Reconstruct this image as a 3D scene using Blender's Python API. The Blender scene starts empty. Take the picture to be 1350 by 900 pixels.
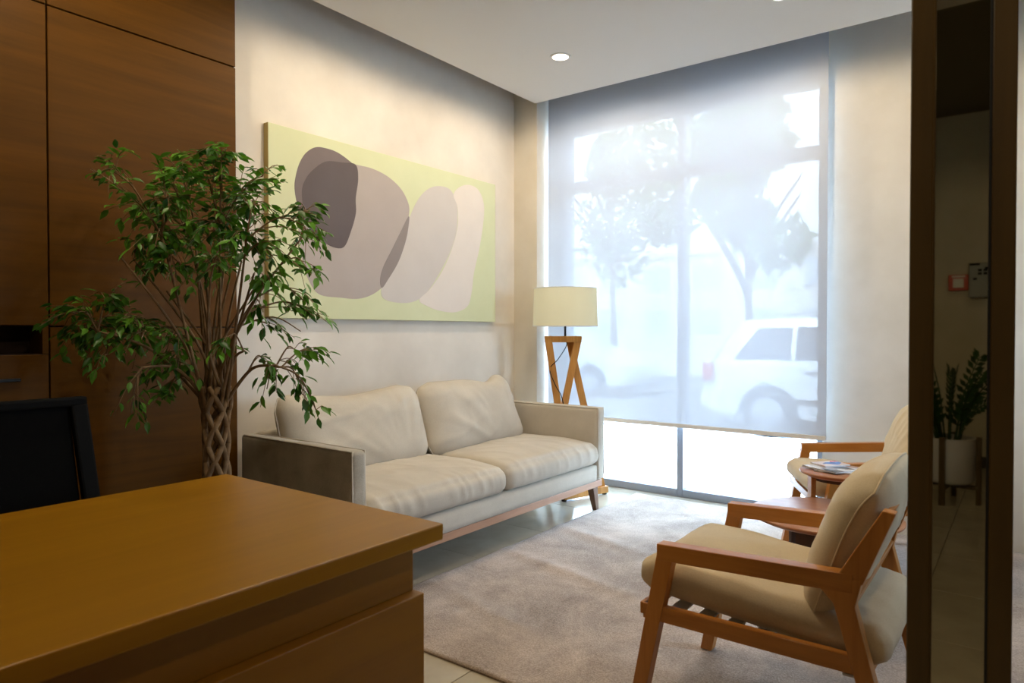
import bpy, bmesh, math, random
from mathutils import Vector, Matrix, Euler, noise
random.seed(7)
S = bpy.context.scene
C = S.collection
R = math.radians
PI = math.pi

# ------------------------------------------------------------------ camera
cam_d = bpy.data.cameras.new('camera'); cam = bpy.data.objects.new('camera', cam_d); C.objects.link(cam)
cam.location = (0, 0, 1.2); cam.rotation_euler = (R(90 - 0.83), 0, R(37))
cam_d.lens = 24.0; cam_d.sensor_width = 36.0; cam_d.clip_start = 0.02; cam_d.clip_end = 300
cam_d.dof.use_dof = True; cam_d.dof.focus_distance = 3.6; cam_d.dof.aperture_fstop = 5.6
S.camera = cam

# ------------------------------------------------------------------ world, sun, exposure
W = bpy.data.worlds.new('sky'); S.world = W; W.use_nodes = True
bgn = W.node_tree.nodes['Background']
bgn.inputs[0].default_value = (0.58, 0.76, 1.0, 1); bgn.inputs[1].default_value = 30.0
sun_d = bpy.data.lights.new('sun', 'SUN'); sun_d.energy = 30; sun_d.angle = R(1.5); sun_d.color = (0.80, 0.90, 1.0)
sun = bpy.data.objects.new('sun', sun_d); C.objects.link(sun)
sun.rotation_euler = Vector((0.25, 0.75, -1.0)).to_track_quat('-Z', 'Y').to_euler()
sun.location = (-3, -8, 12)
por_d = bpy.data.lights.new('window_portal', 'AREA'); por_d.shape = 'RECTANGLE'; por_d.size = 2.0; por_d.size_y = 2.85
por_d.cycles.is_portal = True
por = bpy.data.objects.new('window_portal', por_d); C.objects.link(por)
por.location = (-2.025, 4.84, 1.43); por.rotation_euler = (R(-90), 0, 0)
S.view_settings.view_transform = 'Standard'; S.view_settings.look = 'None'
S.view_settings.gamma = 1.0; S.view_settings.use_curve_mapping = False
por2_d = bpy.data.lights.new('side_window_portal', 'AREA'); por2_d.shape = 'RECTANGLE'; por2_d.size = 0.6; por2_d.size_y = 1.5
por2_d.cycles.is_portal = True
por2 = bpy.data.objects.new('side_window_portal', por2_d); C.objects.link(por2)
por2.location = (1.87, 3.5, 1.65); por2.rotation_euler = (R(90), 0, R(90))
S.view_settings.exposure = 0.0
SPOT_W = 45.0                      # one ceiling downlight
WARM = (1.0, 0.82, 0.56)

# ------------------------------------------------------------------ mesh helpers
class MB:
    """collects plain polygons, then links them as one mesh object"""
    def __init__(s): s.v = []; s.f = []
    def add(s, vs, fs):
        o = len(s.v); s.v += [tuple(v) for v in vs]; s.f += [tuple(i + o for i in f) for f in fs]; return s
    def box(s, x0, x1, y0, y1, z0, z1):
        return s.hexa([(x0, y0, z0), (x1, y0, z0), (x1, y1, z0), (x0, y1, z0), (x0, y0, z1), (x1, y0, z1), (x1, y1, z1), (x0, y1, z1)])
    def hexa(s, p):
        return s.add(p, [(3, 2, 1, 0), (4, 5, 6, 7), (0, 1, 5, 4), (1, 2, 6, 5), (2, 3, 7, 6), (3, 0, 4, 7)])
    def bar(s, a, b, w, t, up=(0, 0, 1), w2=None, t2=None):
        a = Vector(a); b = Vector(b); d = (b - a).normalized(); up = Vector(up)
        x = d.cross(up).normalized(); y = x.cross(d).normalized()
        w2 = w if w2 is None else w2; t2 = t if t2 is None else t2
        P = []
        for c, ww, tt in ((a, w, t), (b, w2, t2)):
            P += [c - x * ww / 2 - y * tt / 2, c + x * ww / 2 - y * tt / 2, c + x * ww / 2 + y * tt / 2, c - x * ww / 2 + y * tt / 2]
        return s.hexa(P)
    def prism(s, poly, axis, lo, hi):
        n = len(poly); P = []
        for k in (lo, hi):
            for a, b in poly:
                P.append({'x': (k, a, b), 'y': (a, k, b), 'z': (a, b, k)}[axis])
        F = [tuple(range(n))[::-1], tuple(range(n, 2 * n))]
        F += [(i, (i + 1) % n, n + (i + 1) % n, n + i) for i in range(n)]
        return s.add(P, F)
    def tube(s, path, rad, n=8, cap=True):
        path = [Vector(p) for p in path]; m = len(path)
        if not isinstance(rad, (list, tuple)): rad = [rad] * m
        P = []; up = Vector((0.12, 0.31, 0.94)).normalized()
        x = None
        for i in range(m):
            d = (path[min(i + 1, m - 1)] - path[max(i - 1, 0)]).normalized()
            if x is None:
                u = up if abs(d.dot(up)) < 0.9 else Vector((1, 0, 0))
                x = d.cross(u).normalized()
            else:
                x = (x - d * x.dot(d)).normalized()
            y = d.cross(x)
            for k in range(n):
                t = 2 * PI * k / n; P.append(path[i] + (x * math.cos(t) + y * math.sin(t)) * rad[i])
        F = [(i * n + k, i * n + (k + 1) % n, (i + 1) * n + (k + 1) % n, (i + 1) * n + k) for i in range(m - 1) for k in range(n)]
        if cap: F += [tuple(range(n))[::-1], tuple(range((m - 1) * n, m * n))]
        return s.add(P, F)
    def lathe(s, prof, c=(0, 0, 0), n=32, cap=True):
        P = []; m = len(prof)
        for r, z in prof:
            for k in range(n):
                t = 2 * PI * k / n; P.append((c[0] + r * math.cos(t), c[1] + r * math.sin(t), c[2] + z))
        F = [(i * n + k, i * n + (k + 1) % n, (i + 1) * n + (k + 1) % n, (i + 1) * n + k) for i in range(m - 1) for k in range(n)]
        if cap: F += [tuple(range(n))[::-1], tuple(range((m - 1) * n, m * n))]
        return s.add(P, F)
    def mesh(s, name, mat, bevel=0, seg=2, smooth=False):
        me = bpy.data.meshes.new(name); me.from_pydata(s.v, [], s.f)
        bm = bmesh.new(); bm.from_mesh(me)
        bmesh.ops.recalc_face_normals(bm, faces=bm.faces)
        if bevel:
            es = [e for e in bm.edges if len(e.link_faces) == 2 and e.calc_face_angle() > R(25)]
            bmesh.ops.bevel(bm, geom=es, offset=bevel, segments=seg, profile=0.5, affect='EDGES', clamp_overlap=True)
        bm.to_mesh(me); bm.free()
        if mat: me.materials.append(mat)
        if smooth or bevel:
            me.polygons.foreach_set('use_smooth', [True] * len(me.polygons))
            if bevel or smooth == 'auto':
                me.set_sharp_from_angle(angle=R(20 if bevel and bevel < .02 else 50))
        return me
    def build(s, name, mat, parent=None, bevel=0, seg=2, smooth=False):
        o = bpy.data.objects.new(name, s.mesh(name, mat, bevel, seg, smooth)); C.objects.link(o)
        if parent: o.parent = parent
        return o

def thing(name, label, cat, loc=(0, 0, 0), rz=0, group=None):
    o = bpy.data.objects.new(name, None); C.objects.link(o); o.location = loc; o.rotation_euler = (0, 0, rz)
    o.empty_display_size = 0.1; o['label'] = label; o['category'] = cat
    if group: o['group'] = group
    return o
def tag(o, label, cat, group=None):
    o['label'] = label; o['category'] = cat
    if group: o['group'] = group
    return o
def struct(o, label=None):
    o['kind'] = 'structure'
    if label: o['label'] = label
    return o
def copy_tree(o, parent=None):
    c = o.copy(); C.objects.link(c); c.parent = parent
    for ch in [x for x in o.children]: copy_tree(ch, c)
    return c
def bezier_closed(pts, k=6):
    n = len(pts); out = []
    for i in range(n):
        p0, p1, p2, p3 = pts[i - 1], pts[i], pts[(i + 1) % n], pts[(i + 2) % n]
        for j in range(k):
            t = j / k
            out.append(tuple(0.5 * (2 * p1[a] + (p2[a] - p0[a]) * t + (2 * p0[a] - 5 * p1[a] + 4 * p2[a] - p3[a]) * t * t + (3 * p1[a] - p0[a] - 3 * p2[a] + p3[a]) * t ** 3) for a in range(2)))
    return out
def spline(pts, k=6):
    pts = [Vector(p) for p in pts]; out = []
    for i in range(len(pts) - 1):
        p0 = pts[max(i - 1, 0)]; p1 = pts[i]; p2 = pts[i + 1]; p3 = pts[min(i + 2, len(pts) - 1)]
        for j in range(k):
            t = j / k
            out.append(0.5 * (2 * p1 + (p2 - p0) * t + (2 * p0 - 5 * p1 + 4 * p2 - p3) * t * t + (3 * p1 - p0 - 3 * p2 + p3) * t ** 3))
    out.append(pts[-1]); return out
def N(x, y, z): return noise.noise(Vector((x, y, z)))

def rounded_box(cx, cy, cz, lx, ly, lz, r, step=0.02, deform=None):
    """dense rounded box as MB; deform(p, u, v, w) moves each vertex, u v w in -1..1"""
    hx, hy, hz = lx / 2, ly / 2, lz / 2
    nx, ny, nz = [max(3, int(l / step)) for l in (lx, ly, lz)]
    bm = bmesh.new(); idx = {}
    def vert(i, j, k):
        key = (i, j, k)
        if key not in idx:
            u, v, w = 2 * i / nx - 1, 2 * j / ny - 1, 2 * k / nz - 1
            p = Vector((u * hx, v * hy, w * hz))
            q = Vector((max(-hx + r, min(hx - r, p.x)), max(-hy + r, min(hy - r, p.y)), max(-hz + r, min(hz - r, p.z))))
            d = p - q
            if d.length > 1e-9:
                m = max(abs(d.x), abs(d.y), abs(d.z)); p = q + d.normalized() * m
            if deform: p = deform(p, u, v, w)
            idx[key] = bm.verts.new(p + Vector((cx, cy, cz)))
        return idx[key]
    for i in range(nx):
        for j in range(ny):
            for k in (0, nz): bm.faces.new([vert(i, j, k), vert(i + 1, j, k), vert(i + 1, j + 1, k), vert(i, j + 1, k)])
    for i in range(nx):
        for k in range(nz):
            for j in (0, ny): bm.faces.new([vert(i, j, k), vert(i + 1, j, k), vert(i + 1, j, k + 1), vert(i, j, k + 1)])
    for j in range(ny):
        for k in range(nz):
            for i in (0, nx): bm.faces.new([vert(i, j, k), vert(i, j + 1, k), vert(i, j + 1, k + 1), vert(i, j, k + 1)])
    bm.verts.index_update()
    m = MB(); m.v = [tuple(v.co) for v in bm.verts]; m.f = [tuple(v.index for v in f.verts) for f in bm.faces]
    bm.free(); return m

# ------------------------------------------------------------------ materials
def new_mat(name):
    m = bpy.data.materials.new(name); m.use_nodes = True
    nt = m.node_tree; b = nt.nodes['Principled BSDF']; return m, nt, b
def lin(c):
    return tuple(((x / 255) / 12.92 if x / 255 <= 0.04045 else ((x / 255 + 0.055) / 1.055) ** 2.4) for x in c) + (1,)
def nd(nt, t, **kw):
    n = nt.nodes.new(t)
    for k, v in kw.items(): setattr(n, k, v)
    return n
def ramp(nt, cols, fac):
    r = nd(nt, 'ShaderNodeValToRGB'); e = r.color_ramp.elements
    e[0].position, e[0].color = cols[0]; e[1].position, e[1].color = cols[-1]
    for p, c in cols[1:-1]:
        x = e.new(p); x.color = c
    nt.links.new(fac, r.inputs[0]); return r.outputs[0]
def coords(nt, scale=(1, 1, 1), rot=(0, 0, 0), kind='Object'):
    tc = nd(nt, 'ShaderNodeTexCoord'); mp = nd(nt, 'ShaderNodeMapping')
    mp.inputs['Scale'].default_value = scale; mp.inputs['Rotation'].default_value = rot
    nt.links.new(tc.outputs[kind], mp.inputs[0]); return mp.outputs[0]
def noise_tex(nt, vec, scale, detail=4, rough=0.55, dist=0.0):
    n = nd(nt, 'ShaderNodeTexNoise'); n.inputs['Scale'].default_value = scale; n.inputs['Detail'].default_value = detail
    n.inputs['Roughness'].default_value = rough; n.inputs['Distortion'].default_value = dist
    nt.links.new(vec, n.inputs['Vector']); return n.outputs['Fac']
def bump(nt, b, h, strength=0.2, dist=0.002):
    n = nd(nt, 'ShaderNodeBump'); n.inputs['Strength'].default_value = strength; n.inputs['Distance'].default_value = dist
    nt.links.new(h, n.inputs['Height']); nt.links.new(n.outputs[0], b.inputs['Normal'])
def plain(name, col, rough=0.5, metal=0.0, spec=0.5):
    m, nt, b = new_mat(name); b.inputs['Base Color'].default_value = lin(col)
    b.inputs['Roughness'].default_value = rough; b.inputs['Metallic'].default_value = metal
    b.inputs['Specular IOR Level'].default_value = spec; return m
def speckled(name, c1, c2, scale=8, rough=0.6, bs=0.1, bscale=None, spec=0.4, detail=5, dist=0.002, sc=(1, 1, 1)):
    m, nt, b = new_mat(name); v = coords(nt, sc)
    n = noise_tex(nt, v, scale, detail)
    nt.links.new(ramp(nt, [(0.3, lin(c1)), (0.7, lin(c2))], n), b.inputs['Base Color'])
    b.inputs['Roughness'].default_value = rough; b.inputs['Specular IOR Level'].default_value = spec
    if bs: bump(nt, b, noise_tex(nt, v, bscale or scale * 6, 4), bs, dist)
    return m
def wood(name, dark, mid, light, axis='x', rough=0.4, scale=1.0, spec=0.4):
    m, nt, b = new_mat(name)
    s = {'x': (0.9, 14, 14), 'y': (14, 0.9, 14), 'z': (14, 14, 0.9)}[axis]
    v = coords(nt, tuple(k * scale for k in s))
    n = noise_tex(nt, v, 1.6, 7, 0.62, 0.6)
    s2 = {'x': (0.5, 3.5, 3.5), 'y': (3.5, 0.5, 3.5), 'z': (3.5, 3.5, 0.5)}[axis]
    n2 = noise_tex(nt, coords(nt, tuple(k * scale for k in s2)), 1.3, 3)
    mx = nd(nt, 'ShaderNodeMix'); mx.data_type = 'FLOAT'; mx.inputs[0].default_value = 0.4
    nt.links.new(n, mx.inputs[2]); nt.links.new(n2, mx.inputs[3])
    nt.links.new(ramp(nt, [(0.32, lin(dark)), (0.5, lin(mid)), (0.68, lin(light))], mx.outputs[0]), b.inputs['Base Color'])
    b.inputs['Roughness'].default_value = rough; b.inputs['Specular IOR Level'].default_value = spec
    bump(nt, b, n, 0.12, 0.001); return m
def fabric(name, c1, c2, weave=900, big=3.0, rough=0.95, bs=0.25, sheen=0.15):
    m, nt, b = new_mat(name); v = coords(nt)
    a = noise_tex(nt, v, big, 5, 0.6); w = noise_tex(nt, coords(nt, (1, 1, 1)), weave / 4, 2)
    mx = nd(nt, 'ShaderNodeMix'); mx.data_type = 'FLOAT'; mx.inputs[0].default_value = 0.35
    nt.links.new(a, mx.inputs[2]); nt.links.new(w, mx.inputs[3])
    nt.links.new(ramp(nt, [(0.35, lin(c1)), (0.65, lin(c2))], mx.outputs[0]), b.inputs['Base Color'])
    b.inputs['Roughness'].default_value = rough; b.inputs['Specular IOR Level'].default_value = 0.15
    b.inputs['Sheen Weight'].default_value = sheen; b.inputs['Sheen Roughness'].default_value = 0.5
    bump(nt, b, w, bs, 0.001); return m

M = {}
M['plaster'] = speckled('plaster', (212, 204, 190), (224, 217, 205), 3.0, 0.85, 0.06, 40, 0.2)
M['plaster_grey'] = speckled('mottled_plaster', (214, 206, 195), (231, 224, 214), 2.2, 0.8, 0.10, 22, 0.25, 7)
M['ceiling'] = plain('ceiling_paint', (226, 222, 216), 0.9, 0, 0.2)
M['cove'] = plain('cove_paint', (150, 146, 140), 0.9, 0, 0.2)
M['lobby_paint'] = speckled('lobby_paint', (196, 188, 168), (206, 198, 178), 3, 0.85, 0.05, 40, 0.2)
M['lobby_ceiling'] = plain('lobby_ceiling_dark', (120, 114, 100), 0.9, 0, 0.2)  # darker and more olive than the main ceiling
M['tile'] = speckled('stone_tile', (166, 156, 138), (186, 176, 158), 4.5, 0.17, 0.03, 60, 0.5, 6)
M['grout'] = plain('grout', (116, 108, 98), 0.9)
M['cab'] = wood('cabinet_veneer', (76, 46, 3), (87, 54, 4), (98, 61, 6), 'y', 0.5, 1.0, 0.12)
M['cab_in'] = plain('cabinet_carcass', (52, 30, 14), 0.7)
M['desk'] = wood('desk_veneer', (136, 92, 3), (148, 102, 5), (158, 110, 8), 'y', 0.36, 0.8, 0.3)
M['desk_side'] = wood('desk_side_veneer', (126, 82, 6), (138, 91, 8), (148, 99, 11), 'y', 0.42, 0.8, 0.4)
M['oak'] = wood('oak', (172, 118, 62), (190, 134, 76), (204, 148, 90), 'x', 0.42, 1.5)
M['sofa_rail'] = wood('sofa_rail_wood', (166, 124, 96), (182, 138, 108), (194, 150, 120), 'y', 0.5, 1.5)
M['sofa_leg'] = wood('sofa_leg_wood', (106, 76, 54), (124, 92, 68), (136, 104, 78), 'z', 0.5, 2)
M['chair_x'] = wood('chair_beech', (164, 102, 40), (184, 120, 52), (198, 134, 62), 'x', 0.36, 1.5)
M['chair_z'] = wood('chair_beech_upright', (164, 102, 40), (184, 120, 52), (198, 134, 62), 'z', 0.36, 1.5)
M['chair_y'] = wood('chair_beech_cross', (164, 102, 40), (184, 120, 52), (198, 134, 62), 'y', 0.36, 1.5)
M['lampwood'] = wood('lamp_wood', (168, 112, 50), (190, 132, 64), (206, 150, 80), 'z', 0.5, 2)
M['table'] = wood('table_walnut', (150, 98, 66), (168, 114, 80), (180, 126, 92), 'x', 0.3, 1.2)
M['tableleg'] = wood('table_leg_wood', (70, 52, 44), (84, 62, 52), (96, 72, 60), 'z', 0.45, 1.5)
M['sofa'] = fabric('sofa_linen', (190, 180, 164), (206, 196, 180), 900, 4)
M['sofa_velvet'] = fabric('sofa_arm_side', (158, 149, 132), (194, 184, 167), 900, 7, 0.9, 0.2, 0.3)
M['cushion'] = fabric('chair_linen', (196, 178, 146), (212, 195, 163), 900, 4)
M['strap'] = plain('seat_strap', (205, 200, 192), 0.7)
M['pillow_pipe'] = plain('piping', (120, 108, 92), 0.9)
M['black_metal'] = plain('black_metal', (18, 17, 16), 0.45, 0.3)
M['black_rubber'] = plain('black_rubber', (14, 14, 14), 0.8)
M['black_mesh'] = speckled('black_mesh', (7, 7, 7), (12, 12, 12), 260, 0.85, 0.3, 400, 0.1)
M['black_frame'] = plain('black_plastic', (11, 11, 11), 0.7, 0, 0.12)
M['alu'] = plain('aluminium_frame', (150, 156, 166), 0.4, 0.35, 0.5)
M['bronze'] = wood('dark_door_wood', (70, 52, 18), (80, 60, 22), (88, 67, 26), 'z', 0.4, 1.5)
M['gasket'] = plain('gasket', (8, 8, 7), 0.6)
M['white_pot'] = plain('white_ceramic', (214, 210, 210), 0.35)
M['dark_pot'] = plain('dark_planter', (58, 50, 44), 0.6)
M['soil'] = speckled('soil', (40, 28, 18), (64, 46, 30), 60, 0.95, 0.6, 120)
M['bark'] = speckled('ficus_bark', (104, 80, 54), (148, 120, 86), 22, 0.8, 0.4, 70, 0.3, 6, 0.004)
M['street_bark'] = speckled('street_bark', (84, 74, 62), (110, 98, 84), 12, 0.9, 0.4, 40)
M['call_red'] = plain('call_point_red', (200, 62, 30), 0.4)
M['paper_white'] = plain('white_plastic', (226, 224, 220), 0.5)
M['panel_grey'] = plain('panel_grey', (150, 152, 148), 0.5)
M['base_dark'] = plain('dark_skirting', (62, 54, 44), 0.6)
M['canvas'] = speckled('lime_canvas', (208, 212, 174), (213, 216, 180), 5, 0.9, 0.15, 500, 0.15)
M['canvas_edge'] = plain('canvas_edge', (168, 148, 92), 0.9)
for k, c in dict(p_a=(124, 114, 114), p_ab=(103, 95, 97), p_b=(178, 168, 163), p_bc=(146, 137, 135), p_c=(203, 196, 191), p_d=(222, 213, 205)).items():
    M[k] = speckled('paint_' + k[2:], tuple(x - 2 for x in c), tuple(x + 2 for x in c), 6, 0.9, 0.12, 500, 0.15)
M['pavement'] = speckled('pavement', (196, 192, 186), (210, 206, 200), 3, 0.9, 0.1, 30)
M['asphalt'] = speckled('asphalt', (120, 120, 122), (140, 140, 142), 6, 0.9, 0.2, 60)
M['carpaint'] = plain('white_car_paint', (236, 238, 240), 0.25)
M['carglass'] = plain('dark_car_glass', (56, 66, 80), 0.08)
M['tyre'] = plain('tyre', (42, 42, 44), 0.8)
M['rim'] = plain('wheel_rim', (170, 172, 176), 0.35, 0.6)
M['tail'] = plain('tail_light', (200, 60, 60), 0.25)
M['facade'] = speckled('far_facade', (206, 204, 200), (216, 214, 210), 0.6, 0.9, 0)
M['farglass'] = plain('far_window_glass', (176, 186, 196), 0.3)

def leaf_mat(name, c1, c2, trans=0.25):
    m, nt, b = new_mat(name)
    oi = nd(nt, 'ShaderNodeObjectInfo'); n = noise_tex(nt, coords(nt, (1, 1, 1), kind='Object'), 9, 2)
    geo = nd(nt, 'ShaderNodeNewGeometry')
    mx = nd(nt, 'ShaderNodeMath', operation='ADD'); nt.links.new(oi.outputs['Random'], mx.inputs[0]); nt.links.new(geo.outputs['Random Per Island'], mx.inputs[1])
    fr = nd(nt, 'ShaderNodeMath', operation='FRACT'); nt.links.new(mx.outputs[0], fr.inputs[0])
    col = ramp(nt, [(0.0, lin(c1)), (1.0, lin(c2))], fr.outputs[0])
    nt.links.new(col, b.inputs['Base Color']); b.inputs['Roughness'].default_value = 0.38; b.inputs['Specular IOR Level'].default_value = 0.45
    tr = nd(nt, 'ShaderNodeBsdfTranslucent'); nt.links.new(col, tr.inputs[0])
    ms = nd(nt, 'ShaderNodeMixShader'); ms.inputs[0].default_value = trans
    nt.links.new(b.outputs[0], ms.inputs[1]); nt.links.new(tr.outputs[0], ms.inputs[2])
    nt.links.new(ms.outputs[0], nt.nodes['Material Output'].inputs[0]); return m
M['ficus_leaf'] = leaf_mat('ficus_leaf', (30, 78, 14), (104, 162, 44))
M['zz_leaf'] = leaf_mat('zz_leaf', (30, 56, 28), (52, 88, 40), 0.1)
M['street_leaf'] = leaf_mat('street_leaf', (70, 104, 60), (120, 154, 96), 0.3)

def glass_mat(name, tint, refl=1.0):
    m = bpy.data.materials.new(name); m.use_nodes = True; nt = m.node_tree; nt.nodes.clear()
    out = nd(nt, 'ShaderNodeOutputMaterial'); t = nd(nt, 'ShaderNodeBsdfTransparent'); t.inputs[0].default_value = tint
    g = nd(nt, 'ShaderNodeBsdfGlossy'); g.inputs['Roughness'].default_value = 0.0
    f = nd(nt, 'ShaderNodeFresnel'); f.inputs[0].default_value = 1.45
    mu = nd(nt, 'ShaderNodeMath', operation='MULTIPLY'); mu.inputs[1].default_value = refl; nt.links.new(f.outputs[0], mu.inputs[0])
    ms = nd(nt, 'ShaderNodeMixShader'); nt.links.new(mu.outputs[0], ms.inputs[0]); nt.links.new(t.outputs[0], ms.inputs[1]); nt.links.new(g.outputs[0], ms.inputs[2])
    nt.links.new(ms.outputs[0], out.inputs[0]); return m
M['glass'] = glass_mat('window_glass', (0.93, 0.97, 0.98, 1), 0.8)
M['tinted'] = plain('bronze_mirror', (166, 160, 134), 0.02, 1.0)

def sheet_mat(name, col, transp, transl, tcol=None, weave=None):
    """woven sheet: part of the light passes straight through the open weave, part is scattered through, part reflected"""
    m = bpy.data.materials.new(name); m.use_nodes = True; nt = m.node_tree; nt.nodes.clear()
    out = nd(nt, 'ShaderNodeOutputMaterial'); d = nd(nt, 'ShaderNodeBsdfDiffuse'); d.inputs[0].default_value = col
    tl = nd(nt, 'ShaderNodeBsdfTranslucent'); tl.inputs[0].default_value = tcol or col
    tp = nd(nt, 'ShaderNodeBsdfTransparent')
    m1 = nd(nt, 'ShaderNodeMixShader'); m1.inputs[0].default_value = transl
    nt.links.new(d.outputs[0], m1.inputs[1]); nt.links.new(tl.outputs[0], m1.inputs[2])
    m2 = nd(nt, 'ShaderNodeMixShader'); m2.inputs[0].default_value = transp
    nt.links.new(m1.outputs[0], m2.inputs[1]); nt.links.new(tp.outputs[0], m2.inputs[2])
    nt.links.new(m2.outputs[0], out.inputs[0]); return m
M['blind'] = sheet_mat('blind_screen_fabric', (0.46, 0.48, 0.53, 1), 0.025, 0.072, (0.90, 0.92, 1.0, 1))
M['shade'] = sheet_mat('lamp_shade_fabric', (0.95, 0.88, 0.62, 1), 0.0, 0.46)
def emit(name, col, s):
    m = bpy.data.materials.new(name); m.use_nodes = True; nt = m.node_tree; nt.nodes.clear()
    out = nd(nt, 'ShaderNodeOutputMaterial'); e = nd(nt, 'ShaderNodeEmission'); e.inputs[0].default_value = col; e.inputs[1].default_value = s
    nt.links.new(e.outputs[0], out.inputs[0]); return m
M['lens'] = emit('downlight_lens', (1.0, 0.86, 0.66, 1), 6.0)

def rug_mat():
    m, nt, b = new_mat('rug_pile'); v = coords(nt)
    a = noise_tex(nt, v, 2.3, 8, 0.7, 0.4); w = noise_tex(nt, v, 170, 2)
    mx = nd(nt, 'ShaderNodeMix'); mx.data_type = 'FLOAT'; mx.inputs[0].default_value = 0.4
    nt.links.new(a, mx.inputs[2]); nt.links.new(w, mx.inputs[3])
    nt.links.new(ramp(nt, [(0.36, lin((122, 105, 91))), (0.64, lin((202, 184, 168)))], mx.outputs[0]), b.inputs['Base Color'])
    b.inputs['Roughness'].default_value = 1.0; b.inputs['Specular IOR Level'].default_value = 0.1
    b.inputs['Sheen Weight'].default_value = 0.3
    bump(nt, b, w, 0.6, 0.004); return m
M['rug'] = rug_mat()
def magazine_mat(name, cols, sc, seed):
    m, nt, b = new_mat(name); v = coords(nt, sc, (0, 0, seed))
    vo = nd(nt, 'ShaderNodeTexVoronoi'); vo.inputs['Scale'].default_value = 9; nt.links.new(v, vo.inputs['Vector'])
    sp = nd(nt, 'ShaderNodeSeparateColor'); nt.links.new(vo.outputs['Color'], sp.inputs[0])
    r = nd(nt, 'ShaderNodeValToRGB'); r.color_ramp.interpolation = 'CONSTANT'; e = r.color_ramp.elements
    e[0].position = 0; e[0].color = lin(cols[0]); e[1].position = 1 / len(cols); e[1].color = lin(cols[1])
    for i, c in enumerate(cols[2:]):
        x = e.new((i + 2) / len(cols)); x.color = lin(c)
    nt.links.new(sp.outputs[0], r.inputs[0]); nt.links.new(r.outputs[0], b.inputs['Base Color'])
    b.inputs['Roughness'].default_value = 0.25; return m

# ================================================================== THE SETTING
XL, XR, YB, YW = -3.25, 1.7, -4.4, 4.6     # left wall, right wall, back wall, window wall
TOP = 3.45; CEIL = 2.945
# floor: a screed slab with stone tiles on it
fl = struct(MB().box(-3.4, XR + .15, YB - .15, YW + .2, -.25, -0.006).build('floor', M['grout']))
tile = MB().box(-.2985, .2985, -.2985, .2985, -0.012, 0).mesh('tile', M['tile'], 0.0012, 1)
for i in range(9):
    for j in range(16):
        x0 = -3.36 + .6 * i; y0 = -4.43 + .6 * j
        if x0 > XR - .05 or y0 > YW: continue
        o = bpy.data.objects.new('tile', tile); C.objects.link(o); o.parent = fl; o.location = (x0 + .3, y0 + .3, 0)
struct(MB().box(XL - .15, XL, YB, YW + .2, 0, TOP).build('wall_left', M['plaster_grey']))
ww = MB()
ww.box(XL, -3.03, 4.34, 4.81, 0, TOP)               # pier left of the window
ww.box(-1.02, XR, YW, 4.81, 0, TOP)                 # wall right of the window
ww.box(-3.03, -1.02, YW, 4.81, 2.86, TOP)           # head over the window
struct(ww.build('wall_window', M['plaster']))
struct(MB().box(XL - .15, XR + .15, YB - .15, YB, 0, TOP).build('wall_back', M['lobby_paint']))
wr = MB(); wr.box(XR, XR + .15, YB, 3.2, 0, TOP); wr.box(XR, XR + .15, 3.8, YW + .2, 0, TOP); wr.box(XR, XR + .15, 3.2, 3.8, 2.4, TOP); wr.box(XR, XR + .15, 3.2, 3.8, 0, .9)
struct(wr.build('wall_right', M['cab']))
struct(MB().box(XL, XR, YB, YB + .014, 0, .1).build('baseboard_back', M['base_dark'], None, .003))
# ceiling: dropped plasterboard raft with an open cove along the left and window walls
ce = MB().box(-3.02, XR, -1.5, 4.3, CEIL, CEIL + .09).build('ceiling', M['ceiling']); struct(ce)
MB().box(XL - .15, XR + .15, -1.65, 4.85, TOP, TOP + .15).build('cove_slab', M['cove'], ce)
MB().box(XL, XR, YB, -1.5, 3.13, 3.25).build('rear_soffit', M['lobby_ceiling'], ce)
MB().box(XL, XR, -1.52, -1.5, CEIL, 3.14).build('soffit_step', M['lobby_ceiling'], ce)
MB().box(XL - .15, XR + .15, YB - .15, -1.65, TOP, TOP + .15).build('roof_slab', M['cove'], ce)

# window: aluminium frame, two lights wide with a transom, four panes
wf = thing('window_1', 'tall two-light aluminium framed shopfront window behind a roller blind', 'window', (-2.025, 4.745, 0))
del wf['category']; struct(wf)
X0, X1 = -1.005, 1.005; D0, D1 = -.065, .065
def fr(x0, x1, z0, z1, name, d0=D0, d1=D1): return MB().box(x0, x1, d0, d1, z0, z1).build(name, M['alu'], wf, .003, 1)
fr(X0, X0 + .05, 0, 2.86, 'frame_jamb'); fr(X1 - .05, X1, 0, 2.86, 'frame_jamb')
fr(-.0, .046, 0, 2.86, 'mullion')
for a, b in ((X0 + .05, 0), (.046, X1 - .05)):
    fr(a, b, 0, .056, 'bottom_rail'); fr(a, b, 2.79, 2.86, 'top_rail'); fr(a, b, 2.325, 2.395, 'transom')
    MB().box(a, b, -.003, .003, .056, 2.325).build('pane', M['glass'], wf)
    MB().box(a, b, -.003, .003, 2.395, 2.79).build('pane', M['glass'], wf)

# unseen side window added in the right wall for cool light on the chairs
gd = thing('window_2', 'unseen aluminium framed side window added outside the frame', 'window', (XR + .075, 3.5, 0)); del gd['category']; struct(gd)
for y_ in (-.30, .25): MB().box(-.04, .04, y_, y_ + .05, .9, 2.4).build('frame_jamb', M['alu'], gd, .003, 1)
for a, b in ((-.25, .25),):
    MB().box(-.04, .04, a, b, .9, .98).build('bottom_rail', M['alu'], gd); MB().box(-.04, .04, a, b, 2.33, 2.4).build('top_rail', M['alu'], gd)
    MB().box(-.003, .003, a, b, .98, 2.33).build('pane', M['glass'], gd)

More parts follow.
